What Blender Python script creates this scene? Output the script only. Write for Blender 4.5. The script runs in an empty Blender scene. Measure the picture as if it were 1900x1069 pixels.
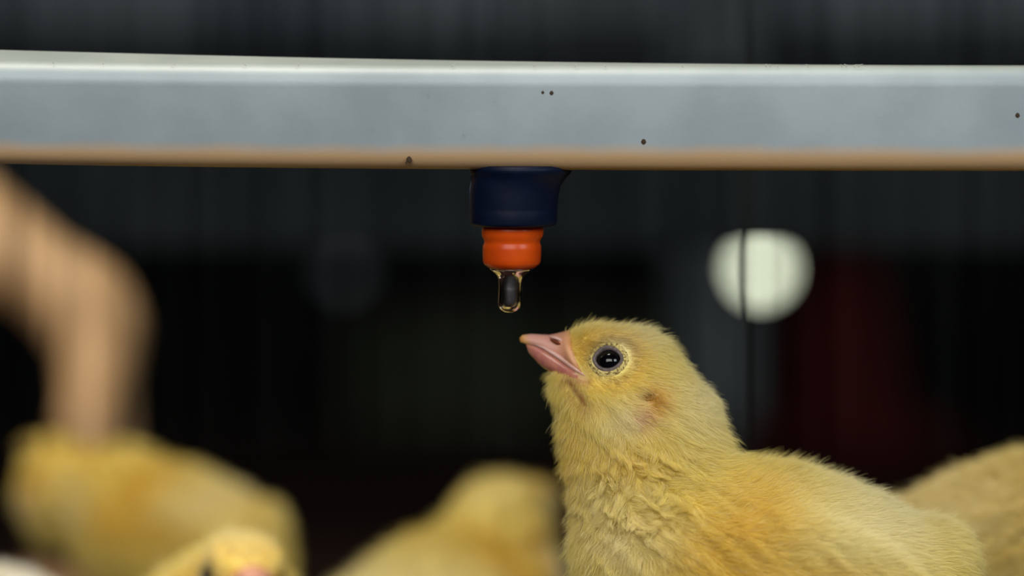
import bpy, math, random
import numpy as np
from mathutils import Vector, kdtree

random.seed(7)
rng = np.random.default_rng(7)
SC = bpy.context.scene
COL = SC.collection

# ------------------------------------------------------------------ camera, light, exposure
LENS, SENSOR, FOCUS, ZC = 100.0, 36.0, 0.607, 0.127
FPX = 1900 * LENS / SENSOR
cam_d = bpy.data.cameras.new('camera')
cam_d.lens, cam_d.sensor_width = LENS, SENSOR
cam_d.clip_start, cam_d.clip_end = 0.02, 30
cam_d.dof.use_dof = True
cam_d.dof.focus_distance = FOCUS
cam_d.dof.aperture_fstop = 4.3
cam = bpy.data.objects.new('camera', cam_d)
cam.location = (0, 0, ZC)
cam.rotation_euler = (math.pi / 2, 0, 0)
COL.objects.link(cam)
SC.camera = cam

world = bpy.data.worlds.new('world')
SC.world = world
world.use_nodes = True
world.node_tree.nodes['Background'].inputs[0].default_value = (0.55, 0.75, 1.0, 1)
world.node_tree.nodes['Background'].inputs[1].default_value = 0.004

SC.view_settings.view_transform = 'Standard'
SC.view_settings.look = 'None'
SC.view_settings.gamma = 1.0
SC.view_settings.use_curve_mapping = False
SC.view_settings.exposure = 0.0
SC.cycles.max_bounces = 8
SC.cycles.transparent_max_bounces = 16


def area_light(name, loc, target, size, size_y, power, color, spread=math.pi):
    ld = bpy.data.lights.new(name, 'AREA')
    ld.shape = 'RECTANGLE'
    ld.size, ld.size_y, ld.energy, ld.color, ld.spread = size, size_y, power, color, spread
    o = bpy.data.objects.new(name, ld)
    o.location = loc
    o.rotation_euler = (Vector(target) - Vector(loc)).to_track_quat('-Z', 'Y').to_euler()
    COL.objects.link(o)
    return o


LAMP = (-0.15, 0.56, 1.15)
WIN = (1.66, -1.05, 0.98)
area_light('brooder_light', LAMP, (-0.06, 0.68, 0.08), 0.46, 0.46, 2.4, (1.0, 0.93, 0.80), math.radians(80))
FILL = (-0.45, -1.93, 1.15)
area_light('front_fill_light', FILL, (0.0, 0.61, 0.12), 2.4, 1.1, 29.0, (1.0, 0.965, 0.91), math.radians(130))  # added fill lamp behind the camera, lifts the front faces
area_light('window_daylight', WIN, (0.0, 0.61, 0.12), 1.0, 0.75, 7.5, (0.86, 0.94, 1.0), math.radians(110))


def at(x, y, D):
    """photo pixel + distance -> world point"""
    return Vector(((x - 950) / FPX * D, D, ZC - (y - 534.5) / FPX * D))


# ------------------------------------------------------------------ materials
def lin(c):
    return tuple((v / 12.92 if v <= 0.04045 else ((v + 0.055) / 1.055) ** 2.4) for v in [q / 255 for q in c])


MATS = {}


def mat(name, col, rough=0.5, spec=0.5, metal=0.0, **kw):
    m = bpy.data.materials.new(name)
    m.use_nodes = True
    b = m.node_tree.nodes['Principled BSDF']
    b.inputs['Base Color'].default_value = (*col, 1)
    b.inputs['Roughness'].default_value = rough
    b.inputs['Specular IOR Level'].default_value = spec
    b.inputs['Metallic'].default_value = metal
    for k, v in kw.items():
        b.inputs[k.replace('_', ' ')].default_value = v
    MATS[name] = m
    return m


def nd(m, t, **kw):
    n = m.node_tree.nodes.new(t)
    for k, v in kw.items():
        setattr(n, k, v)
    return n


def lk(m, a, b):
    m.node_tree.links.new(a, b)


def noise_mix(m, ca, cb, scale, lo=0.4, hi=0.6, stretch=(1, 1, 1), bump=0.0, bscale=None, detail=4, dist=0.001):
    """two-tone procedural colour plus optional relief"""
    b = m.node_tree.nodes['Principled BSDF']
    tc = nd(m, 'ShaderNodeTexCoord')
    mp = nd(m, 'ShaderNodeMapping')
    mp.inputs['Scale'].default_value = stretch
    lk(m, tc.outputs['Object'], mp.inputs['Vector'])
    n = nd(m, 'ShaderNodeTexNoise')
    n.inputs['Scale'].default_value = scale
    n.inputs['Detail'].default_value = detail
    lk(m, mp.outputs[0], n.inputs['Vector'])
    r = nd(m, 'ShaderNodeValToRGB')
    r.color_ramp.elements[0].position, r.color_ramp.elements[1].position = lo, hi
    r.color_ramp.elements[0].color, r.color_ramp.elements[1].color = (*ca, 1), (*cb, 1)
    lk(m, n.outputs['Fac'], r.inputs['Fac'])
    lk(m, r.outputs[0], b.inputs['Base Color'])
    if bump:
        n2 = nd(m, 'ShaderNodeTexNoise')
        n2.inputs['Scale'].default_value = bscale or scale
        n2.inputs['Detail'].default_value = 5
        lk(m, mp.outputs[0], n2.inputs['Vector'])
        bp = nd(m, 'ShaderNodeBump')
        bp.inputs['Strength'].default_value = bump
        bp.inputs['Distance'].default_value = dist
        lk(m, n2.outputs['Fac'], bp.inputs['Height'])
        lk(m, bp.outputs[0], b.inputs['Normal'])
    return m


# ------------------------------------------------------------------ mesh helpers
def new_obj(name, verts, faces, m, parent=None, smooth=True):
    me = bpy.data.meshes.new(name)
    me.from_pydata([tuple(v) for v in verts], [], [tuple(f) for f in faces])
    me.update()
    if smooth:
        me.polygons.foreach_set('use_smooth', [True] * len(me.polygons))
    if m:
        me.materials.append(m)
    o = bpy.data.objects.new(name, me)
    COL.objects.link(o)
    if parent:
        o.parent = parent
    return o


def empty(name, loc=(0, 0, 0), rz=0.0, scale=1.0):
    o = bpy.data.objects.new(name, None)
    o.location = loc
    o.rotation_euler = (0, 0, rz)
    o.scale = (scale,) * 3
    o.empty_display_size = 0.01
    COL.objects.link(o)
    return o


def tag(o, label=None, cat=None, group=None, kind=None):
    for k, v in (('label', label), ('category', cat), ('group', group), ('kind', kind)):
        if v:
            o[k] = v
    return o


def box(name, lo, hi, m, parent=None, bevel=0.0):
    (x0, y0, z0), (x1, y1, z1) = lo, hi
    v = [(x0, y0, z0), (x1, y0, z0), (x1, y1, z0), (x0, y1, z0), (x0, y0, z1), (x1, y0, z1), (x1, y1, z1), (x0, y1, z1)]
    f = [(0, 3, 2, 1), (4, 5, 6, 7), (0, 1, 5, 4), (1, 2, 6, 5), (2, 3, 7, 6), (3, 0, 4, 7)]
    o = new_obj(name, v, f, m, parent, smooth=False)
    if bevel:
        b = o.modifiers.new('bevel', 'BEVEL')
        b.width, b.segments = bevel, 3
    return o


def rings(name, ring_list, m, parent=None, cap0=True, cap1=True):
    """loft closed rings (each an array of n points)"""
    n = len(ring_list[0])
    v, f = [], []
    for r in ring_list:
        v += [tuple(p) for p in r]
    for i in range(len(ring_list) - 1):
        for j in range(n):
            a, b = i * n + j, i * n + (j + 1) % n
            f.append((a, b, b + n, a + n))
    if cap0:
        f.append(tuple(range(n - 1, -1, -1)))
    if cap1:
        f.append(tuple((len(ring_list) - 1) * n + j for j in range(n)))
    return new_obj(name, v, f, m, parent)


def lathe(name, prof, m, parent=None, n=48, axis=None, cap0=True, cap1=True):
    """prof: (r, z) or (r, z, xoff) rows"""
    out = []
    for p in prof:
        r, z = p[0], p[1]
        xo = p[2] if len(p) > 2 else 0.0
        out.append([(xo + r * math.cos(2 * math.pi * k / n), r * math.sin(2 * math.pi * k / n), z) for k in range(n)])
    return rings(name, out, m, parent, cap0, cap1)


def tube(name, pts, rad, m, parent=None, n=10):
    pts = [Vector(p) for p in pts]
    if not hasattr(rad, '__len__'):
        rad = [rad] * len(pts)
    out = []
    up = Vector((0, 0, 1))
    prev = None
    for i, p in enumerate(pts):
        t = (pts[min(i + 1, len(pts) - 1)] - pts[max(i - 1, 0)]).normalized()
        if prev is None:
            a = t.cross(up)
            if a.length < 1e-3:
                a = t.cross(Vector((1, 0, 0)))
            a.normalize()
        else:
            a = (prev - t * prev.dot(t)).normalized()
        prev = a
        b = t.cross(a)
        out.append([p + (a * math.cos(2 * math.pi * k / n) + b * math.sin(2 * math.pi * k / n)) * rad[i] for k in range(n)])
    return rings(name, out, m, parent)


# ------------------------------------------------------------------ implicit surfaces
def smin(a, b, k):
    h = np.clip(0.5 + 0.5 * (b - a) / k, 0, 1)
    return b + (a - b) * h - k * h * (1 - h)


def smax(a, b, k):
    return -smin(-a, -b, k)


def ell(P, c, r, R=None):
    q = P - np.array(c)
    if R is not None:
        q = q @ R            # world -> local (R columns = local axes)
    r = np.array(r, float)
    k0 = np.linalg.norm(q / r, axis=1)
    k1 = np.linalg.norm(q / (r * r), axis=1) + 1e-9
    return k0 * (k0 - 1) / k1


def cone(P, a, b, ra, rb, ysc=1.0):
    a, b = np.array(a, float), np.array(b, float)
    S = np.array([1, 1 / ysc, 1])
    Q, a, b = P * S, a * S, b * S
    ba = b - a
    t = np.clip(((Q - a) @ ba) / (ba @ ba), 0, 1)
    return np.linalg.norm(Q - a - t[:, None] * ba, axis=1) - (ra + (rb - ra) * t)


def surface_nets(sdf, lo, hi, step):
    lo, hi = np.array(lo, float), np.array(hi, float)
    n = np.ceil((hi - lo) / step).astype(int) + 1
    ax = [lo[i] + step * np.arange(n[i]) for i in range(3)]
    G = np.stack(np.meshgrid(*ax, indexing='ij'), -1).reshape(-1, 3)
    F = np.concatenate([sdf(c) for c in np.array_split(G, max(1, len(G) // 200000))]).reshape(n)
    ins = F < 0
    cn = n - 1
    cnt = np.zeros(cn, int)
    acc = np.zeros((*cn, 3))
    corners = [(i, j, k) for i in (0, 1) for j in (0, 1) for k in (0, 1)]
    sl = lambda o: tuple(slice(o[d], o[d] + cn[d]) for d in range(3))
    for c in corners:
        for d in range(3):
            if c[d] == 0:
                e = list(c)
                e[d] = 1
                fa, fb = F[sl(c)], F[sl(e)]
                cross = (fa < 0) != (fb < 0)
                t = np.where(cross, fa / np.where(fa - fb == 0, 1, fa - fb), 0)
                p = np.array(c, float)
                for q in range(3):
                    acc[..., q] += np.where(cross, p[q] + (t if q == d else 0), 0)
                cnt += cross
    act = cnt > 0
    idx = -np.ones(cn, int)
    idx[act] = np.arange(act.sum())
    base = np.argwhere(act)
    V = lo + step * (base + acc[act] / cnt[act][:, None])
    quads = []
    for d in range(3):
        a, b = (d + 1) % 3, (d + 2) % 3
        s0 = [slice(None)] * 3
        s1 = [slice(None)] * 3
        s0[d], s1[d] = slice(0, n[d] - 1), slice(1, n[d])
        ch = ins[tuple(s0)] != ins[tuple(s1)]
        w = np.argwhere(ch)
        ok = (w[:, a] > 0) & (w[:, b] > 0) & (w[:, a] < cn[a]) & (w[:, b] < cn[b])
        w = w[ok]
        flip = ins[tuple(s0)][tuple(w.T)]
        def cell(da, db):
            q = w.copy()
            q[:, a] += da
            q[:, b] += db
            return idx[tuple(q.T)]
        Q = np.stack([cell(-1, -1), cell(0, -1), cell(0, 0), cell(-1, 0)], 1)
        Q[~flip] = Q[~flip][:, ::-1]
        quads.append(Q)
    Q = np.concatenate(quads)
    for _ in range(3):
        f, g = sdf_grad(sdf, V, step * 0.4)
        V = V - g * np.clip(f, -step, step)[:, None] * 0.8
    return V, Q


def sdf_grad(sdf, P, e):
    g = np.stack([sdf(P + np.eye(3)[i] * e) - sdf(P - np.eye(3)[i] * e) for i in range(3)], 1)
    ln = np.linalg.norm(g, axis=1) + 1e-9
    return sdf(P) * (2 * e) / ln, g / ln[:, None]


def mesh_np(name, V, Q, m, parent=None, cols=None):
    me = bpy.data.meshes.new(name)
    me.from_pydata(V.tolist(), [], Q.tolist())
    me.polygons.foreach_set('use_smooth', [True] * len(me.polygons))
    if cols is not None:
        at_ = me.attributes.new('tint', 'FLOAT_COLOR', 'POINT')
        at_.data.foreach_set('color', np.concatenate([cols, np.ones((len(cols), 1))], 1).astype(np.float32).ravel())
    me.update()
    me.materials.append(m)
    o = bpy.data.objects.new(name, me)
    COL.objects.link(o)
    o.parent = parent
    return o


# ------------------------------------------------------------------ the place
m_floor = noise_mix(mat('litter', (0.03, 0.012, 0.008), 0.95, 0.1), (0.010, 0.0035, 0.0025), (0.028, 0.012, 0.008), 60,
                    bump=0.8, bscale=220, dist=0.004)
m_wall = noise_mix(mat('wall_sheet', (0.1, 0.1, 0.1), 0.8, 0.2), (0.10, 0.125, 0.145), (0.19, 0.23, 0.255), 3.0, stretch=(6, 6, .4))
m_wall_low = noise_mix(mat('wall_kick', (0.01, 0.01, 0.01), 0.95, 0.05), (0.0015, 0.002, 0.0022), (0.0035, 0.0045, 0.004), 4.0)
m_ceil = mat('ceiling_board', (0.10, 0.11, 0.12), 0.9, 0.1)
X0, X1, Y0, Y1, ZT = -2.2, 1.72, -2.0, 2.7, 2.3
tag(box('floor', (X0, Y0, -0.05), (X1, Y1, 0), m_floor), 'dark litter covered floor of the poultry house', 'floor', kind='structure')
tag(box('ceiling', (X0, Y0, ZT), (X1, Y1, ZT + .05), m_ceil), 'dull grey ceiling boards above the pens', 'ceiling', kind='structure')
tag(box('wall_left', (X0 - .05, Y0, 0), (X0, Y1, ZT), m_wall_low), 'dark side wall of the poultry house', 'wall', kind='structure')
wf = tag(empty('wall_front'), 'dark end wall with a wide opening added for the front fill light', 'wall', kind='structure')
for lo, hi in (((X0, Y0 - .05, 0), (-1.7, Y0, ZT)), ((.8, Y0 - .05, 0), (X1, Y0, ZT)), ((-1.7, Y0 - .05, 0), (.8, Y0, .58)), ((-1.7, Y0 - .05, 1.72), (.8, Y0, ZT))):  # unseen opening, made up to hold the fill lamp
    box('wall_panel', lo, hi, m_wall, wf)
# right wall with the window opening the daylight comes through
wr = tag(empty('wall_right'), 'dark side wall with a daylit window opening', 'wall', kind='structure')
wy0, wy1, wz0, wz1 = -1.6, -0.5, 0.56, 1.40
for lo, hi in (((X1, Y0, 0), (X1 + .05, wy0, ZT)), ((X1, wy1, 0), (X1 + .05, Y1, ZT)),
               ((X1, wy0, 0), (X1 + .05, wy1, wz0)), ((X1, wy0, wz1), (X1 + .05, wy1, ZT))):
    box('wall_panel', lo, hi, m_wall_low, wr)
wn = tag(empty('window_1'), 'white framed window in the side wall', 'window', kind='structure')
m_frame = mat('window_frame', (0.6, 0.62, 0.62), 0.4)
for lo, hi in (((X1 - .02, wy0, wz0), (X1 + .03, wy0 + .04, wz1)), ((X1 - .02, wy1 - .04, wz0), (X1 + .03, wy1, wz1)),
               ((X1 - .02, wy0, wz0), (X1 + .03, wy1, wz0 + .04)), ((X1 - .02, wy0, wz1 - .04), (X1 + .03, wy1, wz1))):
    box('frame', lo, hi, m_frame, wn)
# back wall: black skirting boards below, ribbed blue grey sheeting above
wb = tag(empty('wall_back'), 'dark back wall with black lower boards and slate sheeting above', 'wall', kind='structure')
ZL = 0.332
box('lower_board', (X0, Y1, 0), (X1, Y1 + .05, ZL), m_wall_low, wb)
nx = 43
for i in range(nx):
    xa = X0 + (X1 - X0) * i / nx
    xb = X0 + (X1 - X0) * (i + 1) / nx
    box('sheet_panel', (xa + .004, Y1 + (.004 if i % 2 else .016), ZL + .035), (xb - .004, Y1 + .05, ZT), m_wall, wb)
box('ledge', (X0, Y1 - .03, ZL), (X1, Y1 + .05, ZL + .035), m_wall_low, wb)

# hanging brooder lamp, above the picture
m_steel = mat('lamp_shade_steel', (0.35, 0.35, 0.36), 0.35, metal=0.9)
bl = tag(empty('brooder_lamp', (LAMP[0], LAMP[1], LAMP[2])), 'steel shaded brooder lamp hanging above the drinker line', 'lamp')
lathe('lamp_shade', [(.06, .17), (.14, .12), (.22, .055), (.255, .01), (.252, .008), (.215, .055), (.135, .115), (.055, .16)], m_steel, bl, cap0=True, cap1=False)
tube('cord', [(0, 0, .17), (0, 0, ZT - LAMP[2])], .004, mat('black_cord', (.01, .01, .01), .6), bl)

# ------------------------------------------------------------------ water pipe
MM = 0.001
h_ = 11.12 * MM
m_pipe = mat('pipe_plastic', (0.62, 0.67, 0.68), 0.42, 0.45, Subsurface_Weight=0.0)


def build_pipe_material(m):
    b = m.node_tree.nodes['Principled BSDF']
    at_ = nd(m, 'ShaderNodeAttribute', attribute_name='around')
    tc = nd(m, 'ShaderNodeTexCoord')
    mp = nd(m, 'ShaderNodeMapping')
    mp.inputs['Scale'].default_value = (1, 1, 1)
    lk(m, tc.outputs['Object'], mp.inputs['Vector'])
    # cloudy grey-blue base
    n1 = nd(m, 'ShaderNodeTexNoise')
    n1.inputs['Scale'].default_value = 45
    n1.inputs['Detail'].default_value = 6
    lk(m, mp.outputs[0], n1.inputs['Vector'])
    r1 = nd(m, 'ShaderNodeValToRGB')
    r1.color_ramp.elements[0].position, r1.color_ramp.elements[1].position = .36, .64
    r1.color_ramp.elements[0].color = (0.297, 0.357, 0.390, 1)
    r1.color_ramp.elements[1].color = (0.365, 0.432, 0.465, 1)
    lk(m, n1.outputs['Fac'], r1.inputs['Fac'])
    # smudges
    n2 = nd(m, 'ShaderNodeTexNoise')
    n2.inputs['Scale'].default_value = 160
    n2.inputs['Detail'].default_value = 8
    n2.inputs['Roughness'].default_value = .7
    lk(m, mp.outputs[0], n2.inputs['Vector'])
    r2 = nd(m, 'ShaderNodeValToRGB')
    r2.color_ramp.elements[0].position, r2.color_ramp.elements[1].position = .26, .36
    r2.color_ramp.elements[0].color, r2.color_ramp.elements[1].color = (.62, .6, .56, 1), (1, 1, 1, 1)
    lk(m, n2.outputs['Fac'], r2.inputs['Fac'])
    mu = nd(m, 'ShaderNodeMixRGB', blend_type='MULTIPLY')
    mu.inputs[0].default_value = .55
    lk(m, r1.outputs[0], mu.inputs[1])
    lk(m, r2.outputs[0], mu.inputs[2])
    # brown film along the lower edge, its upper border ragged (around: 0 = bottom edge ... 1 = top edge of the front face)
    n3 = nd(m, 'ShaderNodeTexNoise')
    n3.inputs['Scale'].default_value = 70
    n3.inputs['Detail'].default_value = 5
    lk(m, mp.outputs[0], n3.inputs['Vector'])
    ma = nd(m, 'ShaderNodeMath', operation='MULTIPLY_ADD')
    ma.inputs[1].default_value = .10
    lk(m, n3.outputs['Fac'], ma.inputs[0])
    lk(m, at_.outputs['Fac'], ma.inputs[2])
    r3 = nd(m, 'ShaderNodeValToRGB')
    e = r3.color_ramp.elements
    e[0].position, e[1].position = .19, .33
    e[0].color, e[1].color = (1, 1, 1, 1), (0, 0, 0, 1)
    lk(m, ma.outputs[0], r3.inputs['Fac'])
    mx = nd(m, 'ShaderNodeMixRGB', blend_type='MIX')
    mm = nd(m, 'ShaderNodeMath', operation='MULTIPLY')
    mm.inputs[1].default_value = .93
    lk(m, r3.outputs[0], mm.inputs[0])
    lk(m, mm.outputs[0], mx.inputs[0])
    lk(m, mu.outputs[0], mx.inputs[1])
    mx.inputs[2].default_value = (0.60, 0.385, 0.19, 1)
    # faint yellowing on the upper edge
    r4 = nd(m, 'ShaderNodeValToRGB')
    e = r4.color_ramp.elements
    e[0].position, e[1].position = .92, 1.12
    e[0].color, e[1].color = (1, 1, 1, 1), (1.0, .95, .82, 1)
    lk(m, at_.outputs['Fac'], r4.inputs['Fac'])
    m2 = nd(m, 'ShaderNodeMixRGB', blend_type='MULTIPLY')
    m2.inputs[0].default_value = 1
    lk(m, mx.outputs[0], m2.inputs[1])
    lk(m, r4.outputs[0], m2.inputs[2])
    lk(m, m2.outputs[0], b.inputs['Base Color'])
    bp = nd(m, 'ShaderNodeBump')
    bp.inputs['Strength'].default_value = .25
    bp.inputs['Distance'].default_value = .0004
    lk(m, n2.outputs['Fac'], bp.inputs['Height'])
    lk(m, bp.outputs[0], b.inputs['Normal'])


build_pipe_material(m_pipe)
PIPE_D = 0.6125
xs_px = [0, 500, 950, 1400, 1900]
cy_px = [197.5, 207.5, 213.5, 217.0, 218.5]
roll_d = [14.0, 11.0, 8.2, 6.2, 5.3]


def pipe_station(xp):
    x = min(max(xp, -150), 2050)
    cy = np.interp(x, xs_px, cy_px) + (0 if xp >= 0 else (xp) * .02)
    p = np.poly1d(np.polyfit(xs_px, cy_px, 3))
    q = np.poly1d(np.polyfit(xs_px, roll_d, 3))
    return at(xp, float(p(x)), PIPE_D), math.radians(float(q(x)))


def pipe_point(xp, a, b, grow=0.0):
    """a: towards the camera (-1..1), b: up (-1..1) on the section"""
    c, ro = pipe_station(xp)
    yl, zl = -a * h_, b * h_
    # roll: the top face leans to the camera
    y = yl * math.cos(ro) - zl * math.sin(ro)
    z = -yl * -math.sin(ro) + zl * math.cos(ro)
    y, z = yl * math.cos(ro) - zl * math.sin(ro), yl * math.sin(ro) + zl * math.cos(ro)
    return Vector((c.x, c.y + y, c.z + z))


sec = []          # rounded square section, counter-clockwise, with "around" value on the front face
cr = .40
for (sx, sz, a0) in ((1, -1, -90), (1, 1, 0), (-1, 1, 90), (-1, -1, 180)):
    for k in range(9):
        t = math.radians(a0 + 90 * k / 8)
        sec.append((sx * (1 - cr) + cr * math.cos(t), sz * (1 - cr) + cr * math.sin(t)))
stx = list(np.linspace(-7500, -300, 9)) + list(np.linspace(-200, 2100, 60)) + list(np.linspace(2300, 9500, 9))
pr = []
for xp in stx:
    pr.append([pipe_point(xp, a, b) for a, b in sec])
pipe = tag(empty('water_pipe', (0, PIPE_D, pipe_station(950)[0].z)),
           'square white plastic water pipe with brown film along its lower edge', 'pipe')
off = pipe.location
po = rings('pipe_body', [[p - off for p in r] for r in pr], m_pipe, pipe)
ar = po.data.attributes.new('around', 'FLOAT', 'POINT')
vals = []
for xp in stx:
    for a, b in sec:
        vals.append((b + 1) / 2 if a > 0 else (1.1 if b > .5 else (-.1 if b < -.5 else .5)))
ar.data.foreach_set('value', vals)
for e in (stx[0], stx[-1]):
    box('end_cap', tuple(pipe_station(e)[0] - off - Vector((.012, .0125, .0125))), tuple(pipe_station(e)[0] - off + Vector((.012, .0125, .0125))), m_pipe, pipe, .002)
m_speck = mat('dirt_speck', (0.06, 0.04, 0.025), .9, .1)
for (xp, yp, r) in ((762, 281, 5.5), (1190, 251, 5), (1871, 205, 4.5), (757, 287, 2.5), (1022, 159, 4), (1006, 158, 3)):
    c, ro = pipe_station(xp)
    b = (c.z - at(xp, yp, PIPE_D - h_).z) / h_
    p = pipe_point(xp, 1.0, -b) - off
    rr = r * FOCUS / FPX
    lathe('speck', [(rr * .3, -rr * .9), (rr * .8, -rr * .5), (rr, 0), (rr * .7, rr * .6), (rr * .25, rr)], m_speck, pipe, n=10).location = p
    pipe.children[-1].scale = (1, .3, 1.15)
# lint fibres caught on the upper edge
m_lint = mat('lint', (.5, .5, .48), .9, .1)
for xp in (115, 205, 335, 465, 560, 840, 1065, 1120, 1262, 1414, 1421, 1436, 1490, 1552, 1560, 1575, 1583, 990):
    base = pipe_point(xp, .80, 1.0) - off
    L = random.uniform(.25, .55) * MM
    tube('lint', [base - Vector((0, 0, .0002)), base + Vector((random.uniform(-.4, .4) * MM, 0, L * .6)), base + Vector((random.uniform(-.9, .9) * MM, 0, L))], .00006, m_lint, pipe, n=5)
m_cord = mat('hanger_cord', (.35, .36, .36), .8)
for xp in (-6000, 8000):
    p = pipe_point(xp, 0, 1) - off
    tube('hanger_cord', [p, (p.x, p.y, ZT - off.z)], .0015, m_cord, pipe)

# ------------------------------------------------------------------ nipple drinker
m_blue = noise_mix(mat('saddle_blue', (0.01, 0.02, 0.07), .5, .18), (0.0018, 0.0055, 0.021), (0.0028, 0.0075, 0.026), 90, bump=.1, bscale=900, dist=.0003)
m_orange = noise_mix(mat('valve_orange', (0.6, 0.1, 0.01), .32, .28, Subsurface_Weight=.15, Subsurface_Scale=.003), (0.58, 0.062, 0.004), (0.68, 0.086, 0.005), 120, bump=.05, bscale=800, dist=.0003)
m_pin = mat('pin_steel', (0.30, 0.31, 0.33), .28, metal=1.0)
m_water = mat('water', (1, 1, 1), .0, .5, Transmission_Weight=1.0, IOR=1.333)
k = PIPE_D / FPX
xN = 951
cN, rN = pipe_station(xN)
nip = tag(empty('nipple_drinker', at(xN, 320, PIPE_D)), 'nipple drinker with blue saddle, orange valve body and wet steel pin under the pipe', 'drinker')
nip.rotation_euler = (math.radians(4.5), 0, 0)


def npx(rows):
    return [((r) * k, -(y - 320) * k, (xc - xN) * k) for r, y, xc in rows]


sad = lathe('saddle', npx([(70, 306, 966), (88, 306.5, 966), (94.5, 309, 966), (95.5, 314, 966), (93.5, 320, 966.5), (89, 326, 965), (86, 333, 962), (83.5, 345, 957),
                           (82, 360, 954.5), (81, 385, 953.5), (80.5, 388, 953.3), (81, 391, 953.2), (80.5, 412, 953), (79, 416.5, 953), (74, 418.5, 953), (50, 419, 952)]), m_blue, nip, n=72)
# mould rib on the saddle's side
tube('rib', [Vector(((876 - xN) * k, 0, -(326 - 320) * k)), Vector(((873 - xN) * k, 0, -(350 - 320) * k)), Vector(((874 - xN) * k, 0, -(408 - 320) * k))], [2 * k, 3.2 * k, 3 * k],
     mat('saddle_rib', (.02, .028, .05), .5), nip)
vb = lathe('valve_body', npx([(45, 410, 951), (57, 417, 951), (57.5, 428, 951), (57, 437, 950.8), (54, 443, 950.5), (51.8, 448, 950.3), (52.2, 452, 950.2), (54, 455.5, 950), (54.4, 462, 950),
                              (54, 480, 949.6), (53.2, 487, 949.5), (50.5, 491.5, 949.3), (42, 497.5, 949), (40, 498.2, 949), (12, 498.5, 949)]), m_orange, nip, n=72)
lathe('seat_ring', npx([(38, 497, 949), (37, 500.5, 948.8), (33, 502.5, 948.6), (10, 503, 948.5)]), mat('seat_plastic', (.30, .22, .16), .4), nip)
pin = lathe('pin', npx([(16.8, 500, 948), (17.2, 506, 947.8), (17.2, 560, 946.2), (16.5, 567, 946), (13.5, 571, 946), (7, 572.6, 946), (.4, 573, 946)]), m_pin, nip)
lathe('groove', npx([(17.3, 535.4, 946.9), (17.45, 536, 946.9), (17.3, 536.6, 946.9)]), m_steel, pin, cap0=False, cap1=False)
lathe('water_film', npx([(41, 498.6, 949), (37, 502.5, 948.7), (31, 507, 948.3), (25.5, 512, 948), (22.5, 519, 947.7), (21.6, 530, 947.2), (21.4, 545, 946.7), (21.8, 560, 946.3), (21.6, 566, 946.1),
                         (20, 572, 946), (16.5, 576.5, 946), (11.5, 579.2, 946), (5.5, 580.4, 946), (.3, 580.7, 946)]), m_water, nip, n=48, cap0=True)

# ------------------------------------------------------------------ chicks
CPX = 1 / 8526.0          # local "photo pixel" of the drinking chick -> metre
GY = 534.5 + ZC * FPX / 0.619   # pixel row of the ground under it


def L3(x, y, w=0.0):
    """photo pixel (+ half depth w, negative to the camera) -> chick local px coordinates"""
    return np.array([x - 1420.0, w, GY - y])


C0 = L3(1150, 690)


def rotY(a):
    c, s = math.cos(a), math.sin(a)
    return np.array([[c, 0, s], [0, 1, 0], [-s, 0, c]])


def rotZ(a):
    c, s = math.cos(a), math.sin(a)
    return np.array([[c, -s, 0], [s, c, 0], [0, 0, 1]])


# down material: colour per strand, slightly translucent
def down_material(name):
    m = bpy.data.materials.new(name)
    m.use_nodes = True
    nt = m.node_tree
    nt.nodes.remove(nt.nodes['Principled BSDF'])
    out = nt.nodes['Material Output']
    at_ = nd(m, 'ShaderNodeAttribute', attribute_name='tint')
    d = nd(m, 'ShaderNodeBsdfDiffuse')
    t = nd(m, 'ShaderNodeBsdfTranslucent')
    g = nd(m, 'ShaderNodeBsdfGlossy')
    g.inputs['Roughness'].default_value = .42
    g.inputs['Color'].default_value = (1, .97, .85, 1)
    mx = nd(m, 'ShaderNodeMixShader')
    mx.inputs[0].default_value = .32
    m2 = nd(m, 'ShaderNodeMixShader')
    m2.inputs[0].default_value = .05
    lk(m, at_.outputs['Color'], d.inputs['Color'])
    lk(m, at_.outputs['Color'], t.inputs['Color'])
    lk(m, d.outputs[0], mx.inputs[1])
    lk(m, t.outputs[0], mx.inputs[2])
    lk(m, mx.outputs[0], m2.inputs[1])
    lk(m, g.outputs[0], m2.inputs[2])
    lk(m, m2.outputs[0], out.inputs['Surface'])
    return m


m_down = down_material('chick_down')
m_skin = mat('chick_skin', (.8, .6, .2), .9, .05)
_a = nd(m_skin, 'ShaderNodeAttribute', attribute_name='tint')
lk(m_skin, _a.outputs['Color'], m_skin.node_tree.nodes['Principled BSDF'].inputs['Base Color'])
m_eye = mat('eye_black', (.002, .002, .003), .05, .38)
m_lid = noise_mix(mat('eyelid_grey', (.2, .17, .16), .6, .3), (.105, .082, .078), (.17, .135, .128), 1500, bump=.4, bscale=2500, dist=.0002)
m_rim = noise_mix(mat('eye_rim_yellow', (.6, .5, .2), .8, .2), (.20, .13, .045), (.66, .54, .20), 1800, lo=.40, hi=.52, bump=.9, bscale=2200, dist=.0003)
m_leg = noise_mix(mat('leg_scale', (.6, .35, .2), .5, .4), (.52, .28, .16), (.68, .43, .26), 600, bump=.4, bscale=900, dist=.0004)
m_claw = mat('claw', (.35, .25, .18), .4)


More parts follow.
